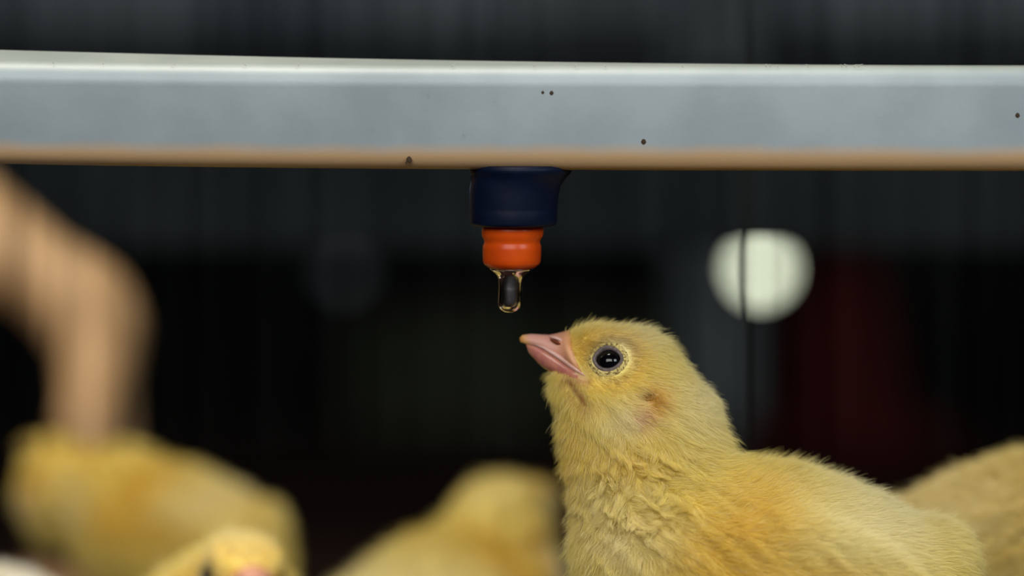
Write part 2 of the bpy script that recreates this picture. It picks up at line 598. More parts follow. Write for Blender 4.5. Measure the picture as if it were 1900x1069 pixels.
def beak_material():
    m = mat('beak_horn', (.7, .35, .3), .26, .5, Subsurface_Weight=.18, Subsurface_Scale=.0012)
    b = m.node_tree.nodes['Principled BSDF']
    at_ = nd(m, 'ShaderNodeAttribute', attribute_name='along')
    r = nd(m, 'ShaderNodeValToRGB')
    e = r.color_ramp.elements
    e[0].position, e[0].color = 0.0, (.72, .36, .09, 1)
    e[1].position, e[1].color = 1.0, (.72, .36, .17, 1)
    for p, c in ((.13, (.72, .38, .13, 1)), (.26, (.66, .34, .26, 1)), (.55, (.66, .32, .25, 1)), (.82, (.68, .33, .20, 1))):
        q = e.new(p)
        q.color = c
    lk(m, at_.outputs['Fac'], r.inputs['Fac'])
    lk(m, r.outputs[0], b.inputs['Base Color'])
    n = nd(m, 'ShaderNodeTexNoise')
    n.inputs['Scale'].default_value = 900
    bp = nd(m, 'ShaderNodeBump')
    bp.inputs['Strength'].default_value = .18
    bp.inputs['Distance'].default_value = .0003
    lk(m, n.outputs['Fac'], bp.inputs['Height'])
    lk(m, bp.outputs[0], b.inputs['Normal'])
    return m


m_beak = beak_material()
m_beak_low = noise_mix(mat('lower_beak_horn', (.5, .18, .17), .24, .5, Subsurface_Weight=.15, Subsurface_Scale=.001), (.50, .17, .15), (.58, .235, .16), 500, bump=.1, bscale=900, dist=.0003)
m_mrim = mat('mouth_rim', (.68, .40, .33), .25, .5)
m_nos = mat('nostril_dark', (.16, .035, .012), .7, .2)

PAL = {'pale': np.array([.97, .885, .56]), 'yellow': np.array([.97, .82, .24]), 'gold': np.array([.95, .70, .12]), 'shade_dulled': np.array([.62, .49, .17]),
       'deep': np.array([.80, .48, .08]), 'white': np.array([.97, .875, .60]), 'brown': np.array([.27, .085, .03]), 'pink': np.array([.80, .48, .36])}

HEAD_ANCH = [(1062, 612, 1, -.15), (1130, 600, 1, 0), (1190, 612, .9, .3), (1235, 650, .75, .6), (1010, 705, -.05, 1), (1050, 725, .3, .95), (1085, 745, .5, .85),
             (1110, 740, .65, .75), (1140, 790, .7, .7), (1075, 655, .6, .25), (1090, 690, .7, .5), (1130, 705, .95, .3), (1175, 700, .9, .35), (1165, 650, .95, .1), (1120, 630, .9, -.25)]
BODY_ANCH = [(1300, 720, .5, .85), (1340, 800, .4, .9), (1030, 800, 0, 1), (1055, 950, .12, 1), (1085, 1050, .2, 1), (1200, 850, .75, .45), (1250, 790, .85, .45), (1130, 880, .45, .75),
             (1150, 960, .35, .9), (1230, 960, .8, .5), (1330, 900, .95, .2), (1400, 1000, 1, .15), (1440, 860, 1, .05), (1600, 920, .95, .3), (1700, 1000, 1, .25), (1500, 1060, 1, .1),
             (1790, 1040, .9, .5), (1300, 1200, .7, .7), (1600, 1200, 1, .2), (1250, 1060, .5, .85)]


def seg_dist(P, a, b):
    a, b = np.array(a, float), np.array(b, float)
    ba = b - a
    t = np.clip(((P - a) @ ba) / (ba @ ba), 0, 1)
    return np.linalg.norm(P - a - t[:, None] * ba, axis=1)


def in_poly(x, y, poly):
    c = np.zeros(len(x), bool)
    n = len(poly)
    for i in range(n):
        (x0, y0), (x1, y1) = poly[i], poly[(i + 1) % n]
        c ^= ((y0 > y) != (y1 > y)) & (x < (x1 - x0) * (y - y0) / (y1 - y0 + 1e-9) + x0)
    return c


BEAK_POLY = [(955, 610), (1040, 606), (1054, 612), (1051, 640), (1066, 664), (1088, 695), (1084, 702), (1060, 692), (1040, 685), (1012, 677), (996, 668), (960, 650)]


class Pose:
    def __init__(s, head=(1150, 690), pitch=0.0, yaw=0.0, sit=False, hs=1.0):
        s.hs = hs
        s.hc = L3(*head)
        s.R = rotZ(yaw) @ rotY(-pitch)
        s.main = head == (1150, 690) and pitch == 0 and yaw == 0
        s.sit = sit

    def fwd(s, p):                       # head piece in photo px (x, y, w) -> local px
        return s.hc + s.R @ (L3(*p) - C0) * s.hs

    def inv(s, P):                       # local px -> head frame, as photo px columns x, y, w
        q = (P - s.hc) @ s.R / s.hs + C0
        return q[:, 0] + 1420, GY - q[:, 2], q[:, 1]


def chick_sdf(pose, eye=None):
    R, F = pose.R, pose.fwd
    body = rotY(math.radians(14))

    hs = pose.hs
    ellh = lambda P, c, r, R: ell(P, c, tuple(q * hs for q in r), R)

    def f(P):
        d = ellh(P, F((1146, 689, 0)), (90, 75, 74), R)
        d = smin(d, ellh(P, F((1090, 668, 0)), (50, 50, 50), R), 26)
        d = smin(d, ellh(P, F((1100, 651, 0)), (52, 44, 38), R), 18)
        d = smin(d, ellh(P, F((1075, 713, 0)), (46, 38, 40), R), 20)
        d = smin(d, cone(P, F((1076, 716, 0)), F((1122, 796, 0)), 44 * hs, 66 * hs, .85), 22)
        for s in (-1, 1):
            d = smin(d, ellh(P, F((1115, 745, s * 42)), (52, 36, 40), R), 24)
            # brow above the eye and the hollow round it
            d = smin(d, ellh(P, F((1128, 628, s * 46)), (46, 20, 14), R), 22)
        d = smin(d, ellh(P, F((1186, 704, 0)), (74, 74, 76), R), 30)
        d = smin(d, cone(P, F((1160, 735, 0)), F((1165, 745, 0)), 98 * hs, 102 * hs, .86), 24)
        if pose.main:
            n0, n1 = L3(1192, 806), L3(1216, 905)
            d = smin(d, cone(P, F((1162, 745, 0)), n0, 98, 131, .78), 30)
        else:
            n1 = L3(1240, 945)
            n0 = .5 * (F((1190, 740, 0)) + n1)
            d = smin(d, cone(P, F((1170, 715, 0)), n0, 84, 92, .9), 30)
        d = smin(d, cone(P, n0, n1, 131 if pose.main else 92, 135, .84), 34)
        d = smin(d, cone(P, n1, L3(1248, 1000), 137, 156, .88), 34)
        d = smin(d, cone(P, L3(1248, 1000), L3(1278, 1090), 156, 155, .94), 34)
        b = ell(P, L3(1448, 1092), (372, 202, 210), body)
        b = smin(b, ell(P, L3(1735, 1040), (62, 70, 66)), 40)
        for s in (-1, 1):
            b = smin(b, ell(P, L3(1500, 1062, s * 168), (190, 36, 96), rotY(math.radians(12)) @ rotZ(s * .10)), 44)
        d = smin(d, b, 46)
        # ear hollow
        for s in (-1, 1):
            if eye is not None:
                d = smax(d, 25 - np.linalg.norm(P - eye[s], axis=1), 5)
            d = smax(d, -ell(P, F((1196, 733, s * 96)), (18, 22, 12), R), 16)
        return d
    return f


def chick(name, loc, rz, scale, pose, label, hairs, hrad, step, tone=0.0, white=0.0, detail=True, seed=1, hl=1.0):
    r = np.random.default_rng(seed)
    root = empty(name, loc, rz, scale)
    tag(root, label, 'chick', 'yellow chicks around the drinker')
    sdf0 = chick_sdf(pose)
    eyes, eye_n = {}, {}
    for s in (-1, 1):
        ws = np.linspace(0, 130, 521)
        P = pose.hc + (np.stack([np.full(521, 1125.5 - 1420), s * ws, np.full(521, GY - 664.5)], 1) - C0) @ pose.R.T * pose.hs
        i = int(np.argmax(sdf0(P) > 0))
        _, g = sdf_grad(sdf0, P[i:i + 1], 6)
        eye_n[s] = g[0]
        eyes[s] = P[i] - g[0] * 13
    sdf = chick_sdf(pose, eyes)
    lo = np.array([-480, -300, GY - 1330.0])
    hi = np.array([460, 300, GY - 560.0])
    hcs = pose.hc
    lo = np.minimum(lo, hcs - 190 * pose.hs)
    hi = np.maximum(hi, hcs + 190 * pose.hs)
    V, Q = surface_nets(sdf, lo, hi, step)
    drop = np.array([0, 0, (GY - 1300.0) if pose.sit else 0.0])

    def colour(P):
        """natural colouring of the down, from place on the animal; a high tone dulls it for shade"""
        X, Y = P[:, 0] + 1420, GY - P[:, 2]
        hx, hy, hw = pose.inv(P)
        n = len(P)
        c = np.tile(PAL['yellow'], (n, 1))

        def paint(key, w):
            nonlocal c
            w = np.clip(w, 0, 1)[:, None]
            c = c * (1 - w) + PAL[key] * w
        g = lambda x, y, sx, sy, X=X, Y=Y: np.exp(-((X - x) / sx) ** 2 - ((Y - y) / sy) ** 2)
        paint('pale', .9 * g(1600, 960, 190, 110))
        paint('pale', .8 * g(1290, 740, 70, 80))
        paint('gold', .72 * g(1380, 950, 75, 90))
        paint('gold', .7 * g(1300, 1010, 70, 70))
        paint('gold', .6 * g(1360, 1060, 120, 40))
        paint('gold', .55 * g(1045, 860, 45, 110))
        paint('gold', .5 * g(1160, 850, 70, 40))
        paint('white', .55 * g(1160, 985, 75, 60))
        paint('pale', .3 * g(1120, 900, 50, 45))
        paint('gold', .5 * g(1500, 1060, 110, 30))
        G = lambda x, y, sx, sy: np.exp(-((hx - x) / sx) ** 2 - ((hy - y) / sy) ** 2)
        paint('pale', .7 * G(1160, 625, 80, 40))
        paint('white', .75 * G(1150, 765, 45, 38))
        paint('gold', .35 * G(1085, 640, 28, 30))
        paint('deep', .95 * G(1203, 736, 22, 24))
        paint('brown', .95 * G(1194, 732, 12, 9))
        paint('pink', .75 * G(1182, 770, 14, 14))
        paint('brown', .7 * np.exp(-(seg_dist(np.stack([hx, hy], 1), (1176, 780), (1190, 768)) / 4) ** 2))
        paint('brown', .9 * G(1085, 702, 8, 6))
        hp = np.stack([hx, hy], 1)
        paint('pink', .9 * np.exp(-(seg_dist(hp, (1040, 672), (1082, 701)) / 9) ** 2))
        paint('brown', .92 * np.exp(-(seg_dist(hp, (1052, 702), (1084, 746)) / 8) ** 2))
        ed = np.hypot((hx - 1128) / 1.15, hy - 664)
        paint('brown', .38 * np.exp(-((ed - 39) / 6) ** 2))
        paint('gold', .4 * np.exp(-((ed - 50) / 10) ** 2))
        if white:
            w = np.full(n, white)
            c = c * (1 - w[:, None]) + np.array([.92, .90, .86]) * w[:, None]
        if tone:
            c = c * (1 - tone) + PAL['shade_dulled' if tone > .3 else 'gold'] * tone  # strong tone puts shade into the down colour
        return c

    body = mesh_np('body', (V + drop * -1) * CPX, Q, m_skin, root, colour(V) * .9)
    # --------------------------------------------------------- down
    tri = np.concatenate([Q[:, [0, 1, 2]], Q[:, [0, 2, 3]]])
    A, B, C = V[tri[:, 0]], V[tri[:, 1]], V[tri[:, 2]]
    ar_ = np.linalg.norm(np.cross(B - A, C - A), axis=1)
    pick = r.choice(len(tri), hairs, p=ar_ / ar_.sum())
    u, v = r.random(hairs), r.random(hairs)
    fl = u + v > 1
    u[fl], v[fl] = 1 - u[fl], 1 - v[fl]
    Pn = A[pick] + (B - A)[pick] * u[:, None] + (C - A)[pick] * v[:, None]
    hx, hy, hw = pose.inv(Pn)
    X, Y = Pn[:, 0] + 1420, GY - Pn[:, 2]
    hp = np.stack([hx, hy], 1)
    ed = np.hypot((hx - 1128) / 1.18, hy - 664)
    headness = np.clip(1.25 - np.hypot(hx - 1140, hy - 680) / 150, 0, 1)
    keep = ~in_poly(hx, hy, BEAK_POLY) | (headness < .2)
    keep &= ~((ed < 30) & (headness > .2))
    keep &= ~((seg_dist(hp, (1054, 704), (1083, 743)) < 8.5) & (headness > .2) & (r.random(hairs) < .94))
    keep &= ~((np.hypot(hx - 1184, hy - 771) < 13) & (headness > .05) & (r.random(hairs) < .7))
    keep &= ~((np.hypot(hx - 1194, hy - 736) < 12) & (headness > .05) & (r.random(hairs) < .6))
    Pn, hx, hy, X, Y, ed, headness = Pn[keep], hx[keep], hy[keep], X[keep], Y[keep], ed[keep], headness[keep]
    hp = hp[keep]
    n = len(Pn)
    _, N = sdf_grad(sdf, Pn, step * .5)
    # flow
    flow = np.zeros((n, 3))
    wsum = np.zeros(n)
    for (ax, ay, dx, dy) in HEAD_ANCH:
        w = headness * np.exp(-((hx - ax) ** 2 + (hy - ay) ** 2) / (2 * 34 ** 2)) + 1e-9
        flow += w[:, None] * (pose.R @ np.array([dx, 0, -dy]))
        wsum += w
    for (ax, ay, dx, dy) in BODY_ANCH:
        w = (1 - .95 * headness) * np.exp(-((X - ax) ** 2 + (Y - ay) ** 2) / (2 * 75 ** 2)) + 1e-9
        flow += w[:, None] * np.array([dx, 0, -dy])
        wsum += w
    flow /= np.linalg.norm(flow, axis=1)[:, None] + 1e-9
    # length, lift
    ln = np.full(n, 40.0)
    ln += 4 * np.exp(-((X - 1470) / 130) ** 2 - ((Y - 870) / 60) ** 2)
    lh = np.full(n, 19.0)
    lh += 10 * np.exp(-((hx - 1190) / 70) ** 2 - ((hy - 625) / 50) ** 2)
    lh += 12 * np.exp(-((hy - 770) / 50) ** 2)
    lh *= np.clip(.5 + (ed - 30) / 40, .5, 1)
    dbk = np.minimum(seg_dist(hp, (1054, 612), (1052, 645)), seg_dist(hp, (1052, 645), (1088, 700)))
    lh *= np.clip(.4 + dbk / 55, .4, 1)
    lh *= 1 - .45 * np.exp(-((hx - 1010) / 40) ** 2 - ((hy - 710) / 40) ** 2)
    ln = ln * (1 - headness) + lh * headness
    nape = np.exp(-((X - 1300) / 60) ** 2 - ((Y - 740) / 80) ** 2)
    ln *= 1 - .3 * nape
    ln *= hl * r.uniform(.65, 1.15, n)
    stray = r.random(n) < .10
    ln[stray] *= 1.25
    lift = .55 + .18 * nape + .1 * np.exp(-((X - 1200) / 90) ** 2 - ((Y - 880) / 80) ** 2)
    lift = lift * (1 - .35 * headness) + r.normal(0, .10, n)
    T = flow - N * np.sum(flow * N, 1)[:, None]
    T /= np.linalg.norm(T, axis=1)[:, None] + 1e-6
    # swirls: smooth pseudo-noise
    def wob(P, s, k_):
        q = P / s
        return (np.sin(q[:, 0] * 1.3 + q[:, 2] * 2.1 + k_) + np.sin(q[:, 1] * 1.9 - q[:, 2] * 1.1 + 2.3 * k_) + np.sin((q[:, 0] + q[:, 2]) * 2.9 + 1.7 * k_)) / 3
    BT = np.cross(N, T)
    chest = np.exp(-((X - 1175) / 90) ** 2 - ((Y - 900) / 100) ** 2)
    messy = .35 + 1.5 * chest + .35 * np.exp(-((X - 1330) / 90) ** 2 - ((Y - 980) / 90) ** 2)
    messy *= 1 - .5 * headness
    ang = messy * (1.0 * wob(Pn, 26, 1.0) + .7 * wob(Pn, 11, 4.0)) + r.normal(0, .16, n) * (1 + messy)
    T2 = T * np.cos(ang)[:, None] + BT * np.sin(ang)[:, None]
    lift[stray] += .45
    lift += .22 * np.exp(-((X - 1450) / 110) ** 2 - ((Y - 875) / 40) ** 2)
    lift = lift + .35 * messy * wob(Pn, 17, 9.0)
    lift = np.clip(lift, .12, 1.3)
    # strand points: leave along the normal, bend over into the flow
    K = 5
    pts = np.zeros((n, K, 3))
    pts[:, 0] = Pn - N * 2
    cur = pts[:, 0].copy()
    for i in range(1, K):
        t = (i - .5) / (K - 1)
        a = lift * (1.35 - .85 * t)
        d = N * np.sin(a)[:, None] + T2 * np.cos(a)[:, None]
        cur = cur + d * (ln / (K - 1))[:, None]
        pts[:, i] = cur
    # clumping into little tufts
    nc = max(50, n // 14)
    cs = r.choice(n, nc, replace=False)
    kd = kdtree.KDTree(nc)
    for j, i in enumerate(cs):
        kd.insert(Pn[i], j)
    kd.balance()
    near = np.array([cs[kd.find(p)[1]] for p in Pn.tolist()])
    cl = np.clip((.36 if detail else .5) + r.normal(0, .2, n), 0, .9) * (1 - .35 * headness)
    cl = np.clip(cl + .4 * chest, 0, .93)
    for i in range(1, K):
        w = (cl * (i / (K - 1)) ** 1.5)[:, None]
        tgt = Pn * .35 + Pn[near] * .65 + (pts[near, i] - Pn[near])
        pts[:, i] = pts[:, i] * (1 - w) + tgt * w
    if detail and hairs > 100000:
        nc2 = n // 110
        cs2 = r.choice(n, nc2, replace=False)
        kd = kdtree.KDTree(nc2)
        for j, i in enumerate(cs2):
            kd.insert(Pn[i], j)
        kd.balance()
        sel = np.nonzero(chest > .12)[0]
        nr2 = np.array([cs2[kd.find(p)[1]] for p in Pn[sel].tolist()])
        jit = r.normal(0, 1, (n, 3)) * 7
        for i in range(1, K):
            w = (np.clip(chest[sel] * 1.1, 0, .78) * (i / (K - 1)) ** 1.3)[:, None]
            tgt = Pn[sel] * .3 + Pn[nr2] * .7 + (pts[nr2, i] - Pn[nr2]) + jit[nr2] * (i / (K - 1))
            pts[sel, i] = pts[sel, i] * (1 - w) + tgt * w
    pts[:, 1:] += r.normal(0, 1, (n, K - 1, 3)) * (ln * .012)[:, None, None]
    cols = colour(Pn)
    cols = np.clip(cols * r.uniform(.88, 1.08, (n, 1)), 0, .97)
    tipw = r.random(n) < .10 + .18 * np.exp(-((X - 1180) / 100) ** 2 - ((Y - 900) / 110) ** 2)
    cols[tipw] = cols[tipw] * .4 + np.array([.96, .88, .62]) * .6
    hc = bpy.data.hair_curves.new('down')
    hc.add_curves([K] * n)
    hc.attributes['position'].data.foreach_set('vector', ((pts - drop) * CPX).astype(np.float32).ravel())
    ra = hc.attributes.get('radius') or hc.attributes.new('radius', 'FLOAT', 'POINT')
    prof = np.array([1.0, .95, .8, .55, .12]) * hrad * MM
    ra.data.foreach_set('value', np.tile(prof, n).astype(np.float32))
    ta = hc.attributes.new('tint', 'FLOAT_COLOR', 'CURVE')
    ta.data.foreach_set('color', np.concatenate([cols, np.ones((n, 1))], 1).astype(np.float32).ravel())
    hc.materials.append(m_down)
    ho = bpy.data.objects.new('down', hc)
    ho.parent = root
    ho['kind'] = 'stuff'
    COL.objects.link(ho)

    # --------------------------------------------------------- face
    def place(p):
        return (pose.fwd(p) - drop) * CPX

    def surf_w(x, y, s):
        """half depth of the head at head-frame pixel (x, y)"""
        ws = np.linspace(0, 130, 261)
        P = pose.hc + (np.stack([np.full(261, x - 1420.0), s * ws, np.full(261, GY - y)], 1) - C0) @ pose.R.T * pose.hs
        d = sdf(P)
        i = np.argmax(d > 0) if (d > 0).any() else 260
        return ws[max(i, 1)] - .25

    Ts = [(964, 627), (969, 621.5), (985, 619.5), (1005, 620.5), (1019, 621), (1032, 618.5), (1045, 615), (1056, 612)]
    Ms = [(965.5, 635), (977, 638.5), (992, 642), (1008, 647.5), (1026, 658), (1046, 671), (1065, 685), (1084, 699)]
    Bs = [(976, 640), (981, 655), (989, 664), (998, 674), (1010, 684), (1026, 693), (1044, 702), (1064, 712)]
    Ws = [3.5, 9, 15, 21.5, 29, 37, 45, 52]
    for i in (5, 6, 7):
        Ws[i] = .35 * Ws[i] + .65 * (surf_w(*Ms[i], -1) + (2.5, 2, .5)[i - 5])
    ns = 14
    up, al = [], []
    for i in range(8):
        T_, M_ = np.array(Ts[i]), np.array(Ms[i])
        ring = []
        for j in range(ns):
            ph = math.pi * j / (ns - 1)
            s_ = max(0.0, math.sin(ph)) ** .72
            q = M_ + (T_ - M_) * s_
            q = q - np.array([13 * (i / 7) ** 3 * math.sin(math.pi * s_), 0])
            bulge = 1 + .06 * math.sin(2 * ph) ** 2
            ring.append(place((q[0], q[1], -Ws[i] * math.cos(ph) * bulge * (1 - .16 * (i / 7) ** 2 * s_))))
            al.append(i / 7)
        up.append(ring)
    al += [1.0] * ns
    ub = rings('upper_beak', up + [[place((1078 + (q_ / 13) * 0, 648, .45 * Ws[7] * -math.cos(math.pi * q_ / 13))) for q_ in range(14)]], m_beak, root)
    a_ = ub.data.attributes.new('along', 'FLOAT', 'POINT')
    a_.data.foreach_set('value', al)
    low = []
    for i in range(8):
        M_, B_ = np.array(Ms[i]) + (.5, .5), np.array(Bs[i])
        if i == 0:
            M_ = np.array((976, 638.5))
        ring = []
        for j in range(ns):
            ph = math.pi * j / (ns - 1)
            q = M_ + (B_ - M_) * max(0.0, math.sin(ph)) ** .7
            wl = Ws[i] if i < 5 else max(Ws[i], surf_w(*(.5 * (M_ + B_)), -1) + 3.5)
            ring.append(place((q[0], q[1], .97 * wl * math.cos(ph) * (1 if i else .8))))
        low.append(ring)
    rings('lower_beak', low, m_beak_low, root)
    if detail:
        for s in (-1, 1):
            rp = [place((Ms[i][0], Ms[i][1] - 3.0, s * (Ws[i] + (.2 if i < 7 else 1)))) for i in range(2, 8)]
            tube('mouth_rim', rp, [1.5 * CPX, 3 * CPX, 4.4 * CPX, 4.8 * CPX, 4.4 * CPX, 1.2 * CPX], m_mrim, ub, n=10)
            # nostril slit under a small flap
            c = np.array([place((1030 + q * 9, 634 + q * 4.2, s * (29.5 + q * 3.0))) for q in (-1, -.5, 0, .5, 1)])
            tube('nostril', c, [1.0 * CPX, 2.6 * CPX, 3.2 * CPX, 3.0 * CPX, 1.2 * CPX], m_nos, ub, n=10)
            c = np.array([place((1032 + q * 13, 630 + q * 4.5 - 3 * (1 - q * q), s * (26.5 + q * 3.6))) for q in (-1, -.5, 0, .5, 1)])
            tube('nostril_flap', c, [1.0 * CPX, 2.4 * CPX, 3.2 * CPX, 3.0 * CPX, 1.5 * CPX], m_mrim, ub, n=10)
    for s in (-1, 1):
        nrm = eye_n[s]
        ex = pose.R @ np.array([1.0, 0, 0])
        ex = ex - nrm * (ex @ nrm)
        ex /= np.linalg.norm(ex)
        ez = np.cross(nrm, ex) * (-s)                       # "down the face"
        if ez @ (pose.R @ np.array([0, 0, -1.0])) < 0:
            ez = -ez
        ec = eyes[s] + nrm * -6.0
        nu, nv, er = 32, 20, 26.0
        ev = []
        for a in range(1, nv):
            th = math.pi * a / nv
            ev.append([(ec + er * np.array([math.sin(th) * math.cos(2 * math.pi * b / nu), math.cos(th), math.sin(th) * math.sin(2 * math.pi * b / nu)]) - drop) * CPX for b in range(nu)])
        eye = rings('eye', ev, m_eye, root)

        def lid(nm, prof, m, par, nn=72, rough=0.0):
            """almond ring lying on the face round the eye"""
            out = []
            for k_, (a, b, dw) in enumerate(prof):
                ring = []
                for j in range(nn):
                    t = 2 * math.pi * j / nn
                    ct, st = math.cos(t), math.sin(t)
                    x_ = a * ct
                    y_ = b * st * (1 - .20 * abs(ct) ** 3)
                    xr = x_ * math.cos(.12) - y_ * math.sin(.12)
                    yr = x_ * math.sin(.12) + y_ * math.cos(.12)
                    jit = rough * (math.sin(j * 2.6 + k_ * 1.7) + math.sin(j * 1.37 + k_ * 4.1))
                    ring.append((xr + jit * ct, yr + jit * st, dw + jit))
                out.append(ring)
            R_ = np.array(out)
            base = eyes[s] + nrm * 13 + R_[..., 0:1] * ex + R_[..., 1:2] * ez
            flat = base.reshape(-1, 3)
            f_, _ = sdf_grad(sdf0, flat, 4)
            dd = np.array([p[2] for q in out for p in q])
            flat = flat + nrm * (dd - np.clip(f_, -9, 9))[:, None]
            P_ = ((flat - drop) * CPX).reshape(len(prof), nn, 3)
            return rings(nm, P_, m, par, False, False)
        lid('eyelid', [(22.5, 17.5, -3), (23, 18, 1.5), (25, 20.5, 3.6), (27.5, 23, 3.4), (29.5, 25, 2.2), (30.5, 26, -1)], m_lid, eye)
        lid('eye_rim', [(28.5, 24, 1), (30, 25.5, 3.4), (32.5, 28, 3.6), (34, 29.5, 2.2), (36, 31.5, 2.4), (38, 34, .2), (40, 36, -3)], m_rim, eye, 90, .35)
    # --------------------------------------------------------- legs
    for s in (-1, 1):
        hz = 0.0
        if not pose.sit:
            x0 = 1445 + s * 16
            top = L3(x0, 1270, s * 92)
            ank = L3(x0 + 22, 1430, s * 92)
            ft = np.array([x0 - 1420 - 5, s * 92, 14.0])
            mid = .5 * (ank + ft)
            lg = tube('leg', [p * CPX for p in (top, .6 * top + .4 * ank, ank, mid, ft, ft - (0, 0, 8))], [q * CPX for q in (36, 22, 17, 13, 15, 11)], m_leg, root, n=12)
            for an in (-.6, 0, .6, math.pi):
                d = np.array([-math.cos(an), math.sin(an), 0])
                Lt = 120 if an != math.pi else 60
                p = [ft + (0, 0, -3), ft + d * Lt * .5 + (0, 0, -1), ft + d * Lt * .9 + (0, 0, -5), ft + d * Lt + (0, 0, -8)]
                tube('toe', [q * CPX for q in p], [q * CPX for q in (12, 10, 8, 6)], m_leg, lg, n=10)
                tube('claw', [q * CPX for q in (p[-1], p[-1] + d * 12 + (0, 0, 0), p[-1] + d * 24 + (0, 0, -5))], [5 * CPX, 4 * CPX, .8 * CPX], m_claw, lg, n=8)
    return root


# ------------------------------------------------------------------ the other things
def build_arm():
    m = noise_mix(mat('bare_skin', (.55, .33, .2), .5, .35, Subsurface_Weight=.1, Subsurface_Scale=.004), (.56, .33, .155), (.65, .40, .195), 40, bump=.2, bscale=300, dist=.0006)
    D = 0.97
    W = lambda x, y, dy=0.0: np.array(at(x, y, D)) + np.array([0, dy, 0])
    pxm = D / FPX
    elbow = W(-1000, -270, .05)
    shoulder = elbow + np.array([-.10, .10, .27])

    def f(P):
        d = cone(P, elbow, W(-330, 240, .02), .034, .0235, 1.15)
        d = smin(d, cone(P, W(-330, 240, .02), W(150, 565), .0235, 78 * pxm, 1.25), .01)
        d = smin(d, cone(P, W(150, 565), W(182, 615), 78 * pxm, 66 * pxm, 1.3), .012)
        d = smin(d, cone(P, W(182, 615), W(196, 950), 62 * pxm, 68 * pxm, 1.7), .014)
        d = smin(d, cone(P, elbow, shoulder, .043, .052, 1.0), .02)
        for i, (oy, L) in enumerate(((-.030, .9), (-.010, 1.0), (.010, .95), (.029, .78))):
            a = W(212, 965, oy)
            b = W(226, 1110 - 8 * i, oy * 1.05)
            c = b + np.array([-.026 * L, -.002, -.006])
            e = c + np.array([-.022 * L, 0, .0035])
            d = smin(d, cone(P, a, b, .0115, .0095), .006)
            d = smin(d, cone(P, b, c, .0095, .0085), .003)
            d = smin(d, cone(P, c, e, .0085, .0070), .003)
        t0, t1, t2, t3 = W(190, 700, -.022), W(190, 770, -.036), W(192, 860, -.040), W(205, 940, -.040)
        d = smin(d, cone(P, t0, t1, .0115, .0105), .012)
        d = smin(d, cone(P, t1, t2, .0105, .0095), .004)
        d = smin(d, cone(P, t2, t3, .0105, .008), .004)
        return d
    V, Q = surface_nets(f, np.minimum(shoulder - .08, W(-1300, 1225, -.12)), np.array([W(330, 900)[0], D + .22, shoulder[2] + .08]), .0055)
    base = np.array([W(200, 0)[0], D, 0])
    root = tag(empty('person', base), 'bare forearm and bent hand of a person reaching down among the chicks', 'person')
    mesh_np('arm', V - base, Q, m, root)
    ms = noise_mix(mat('sleeve_cloth', (.03, .04, .06), .9, .1), (.025, .03, .05), (.04, .05, .075), 30, bump=.5, bscale=90, dist=.004)
    u = shoulder - elbow
    tube('sleeve', [elbow + u * t - base for t in (.30, .33, .5, .75, 1.0, 1.12)], [.057, .061, .062, .066, .070, .045], ms, root, n=24)
    return root


build_arm()

# slate crossbar behind the pipe
m_bar = noise_mix(mat('crossbar_slate', (.05, .06, .07), .9, .06), (.0085, .0115, .0135), (.0135, .017, .019), 9, stretch=(1, 1, 1))
cb = tag(empty('crossbar', (0, 1.06, .15)), 'slate grey crossbar running behind the white water pipe', 'crossbar')
z0, z1 = at(0, 464, 1.06).z - .15, at(0, 120, 1.06).z - .15
box('bar', (X0, 0, z0), (X1, .03, z1), m_bar, cb, .003)

# round lamp low on a post near the back wall
LD = 2.35
m_post = noise_mix(mat('post_paint', (.08, .1, .11), .6, .3), (.075, .10, .115), (.10, .128, .14), 8, stretch=(1, 1, .2))
pp = at(1325, 534, LD + .12)
post = tag(empty('post', (pp.x, pp.y, 0)), 'blue grey upright post beside the bright round lamp', 'post')
box('shaft', (-.028, -.028, 0), (.028, .028, ZT), m_post, post, .003)
box('foot_plate', (-.06, -.06, 0), (.06, .06, .008), m_post, post, .002)
m_glow = bpy.data.materials.new('lamp_glow')
m_glow.use_nodes = True
_b = m_glow.node_tree.nodes['Principled BSDF']
_b.inputs['Base Color'].default_value = (.9, .9, .85, 1)
_b.inputs['Emission Color'].default_value = (.92, 1.0, .74, 1)
_b.inputs['Emission Strength'].default_value = 4.8
m_glow2 = bpy.data.materials.new('pilot_glow')
m_glow2.use_nodes = True
_b = m_glow2.node_tree.nodes['Principled BSDF']
_b.inputs['Base Color'].default_value = (.1, .1, .1, 1)
_b.inputs['Emission Color'].default_value = (.75, .85, 1.0, 1)
_b.inputs['Emission Strength'].default_value = 0.05
m_house = mat('lamp_housing', (.02, .022, .022), .5)


def round_lamp(name, x, y, D, rpx, glow, label):
    p = at(x, y, D)
    R = rpx * D / FPX
    o = tag(empty(name, p), label, 'lamp', None)
    o.rotation_euler = (math.pi / 2, 0, 0)        # local +z faces the camera
    lathe('housing', [(R * .7, -.05), (R * 1.1, -.045), (R * 1.18, -.01), (R * 1.15, .004), (R * 1.02, .004), (R * 1.0, -.004)], m_house, o, n=32, cap1=False)
    lathe('lens', [(R, -.003), (R * .92, .001), (R * .6, .004), (R * .2, .0055), (.0001, .0056)], glow, o, n=32, cap0=True)
    return o


lm = round_lamp('round_lamp', 1411, 500, LD, 30, m_glow, 'glowing pale green round lamp blurred behind the drinking chick')
q = at(1411, 497, LD)
box('bracket', (-(q.x - pp.x), -.006, -.12 - .028 + .028), (0, .006, -.048), m_house, lm)
ll = round_lamp('round_lamp', 640, 506, 2.45, 24, m_glow2, 'faint dim round lamp on the dark wall between crossbar and chicks')
box('bracket', (-.006, -.006, -(Y1 - 2.45)), (.006, .006, -.048), m_house, ll)

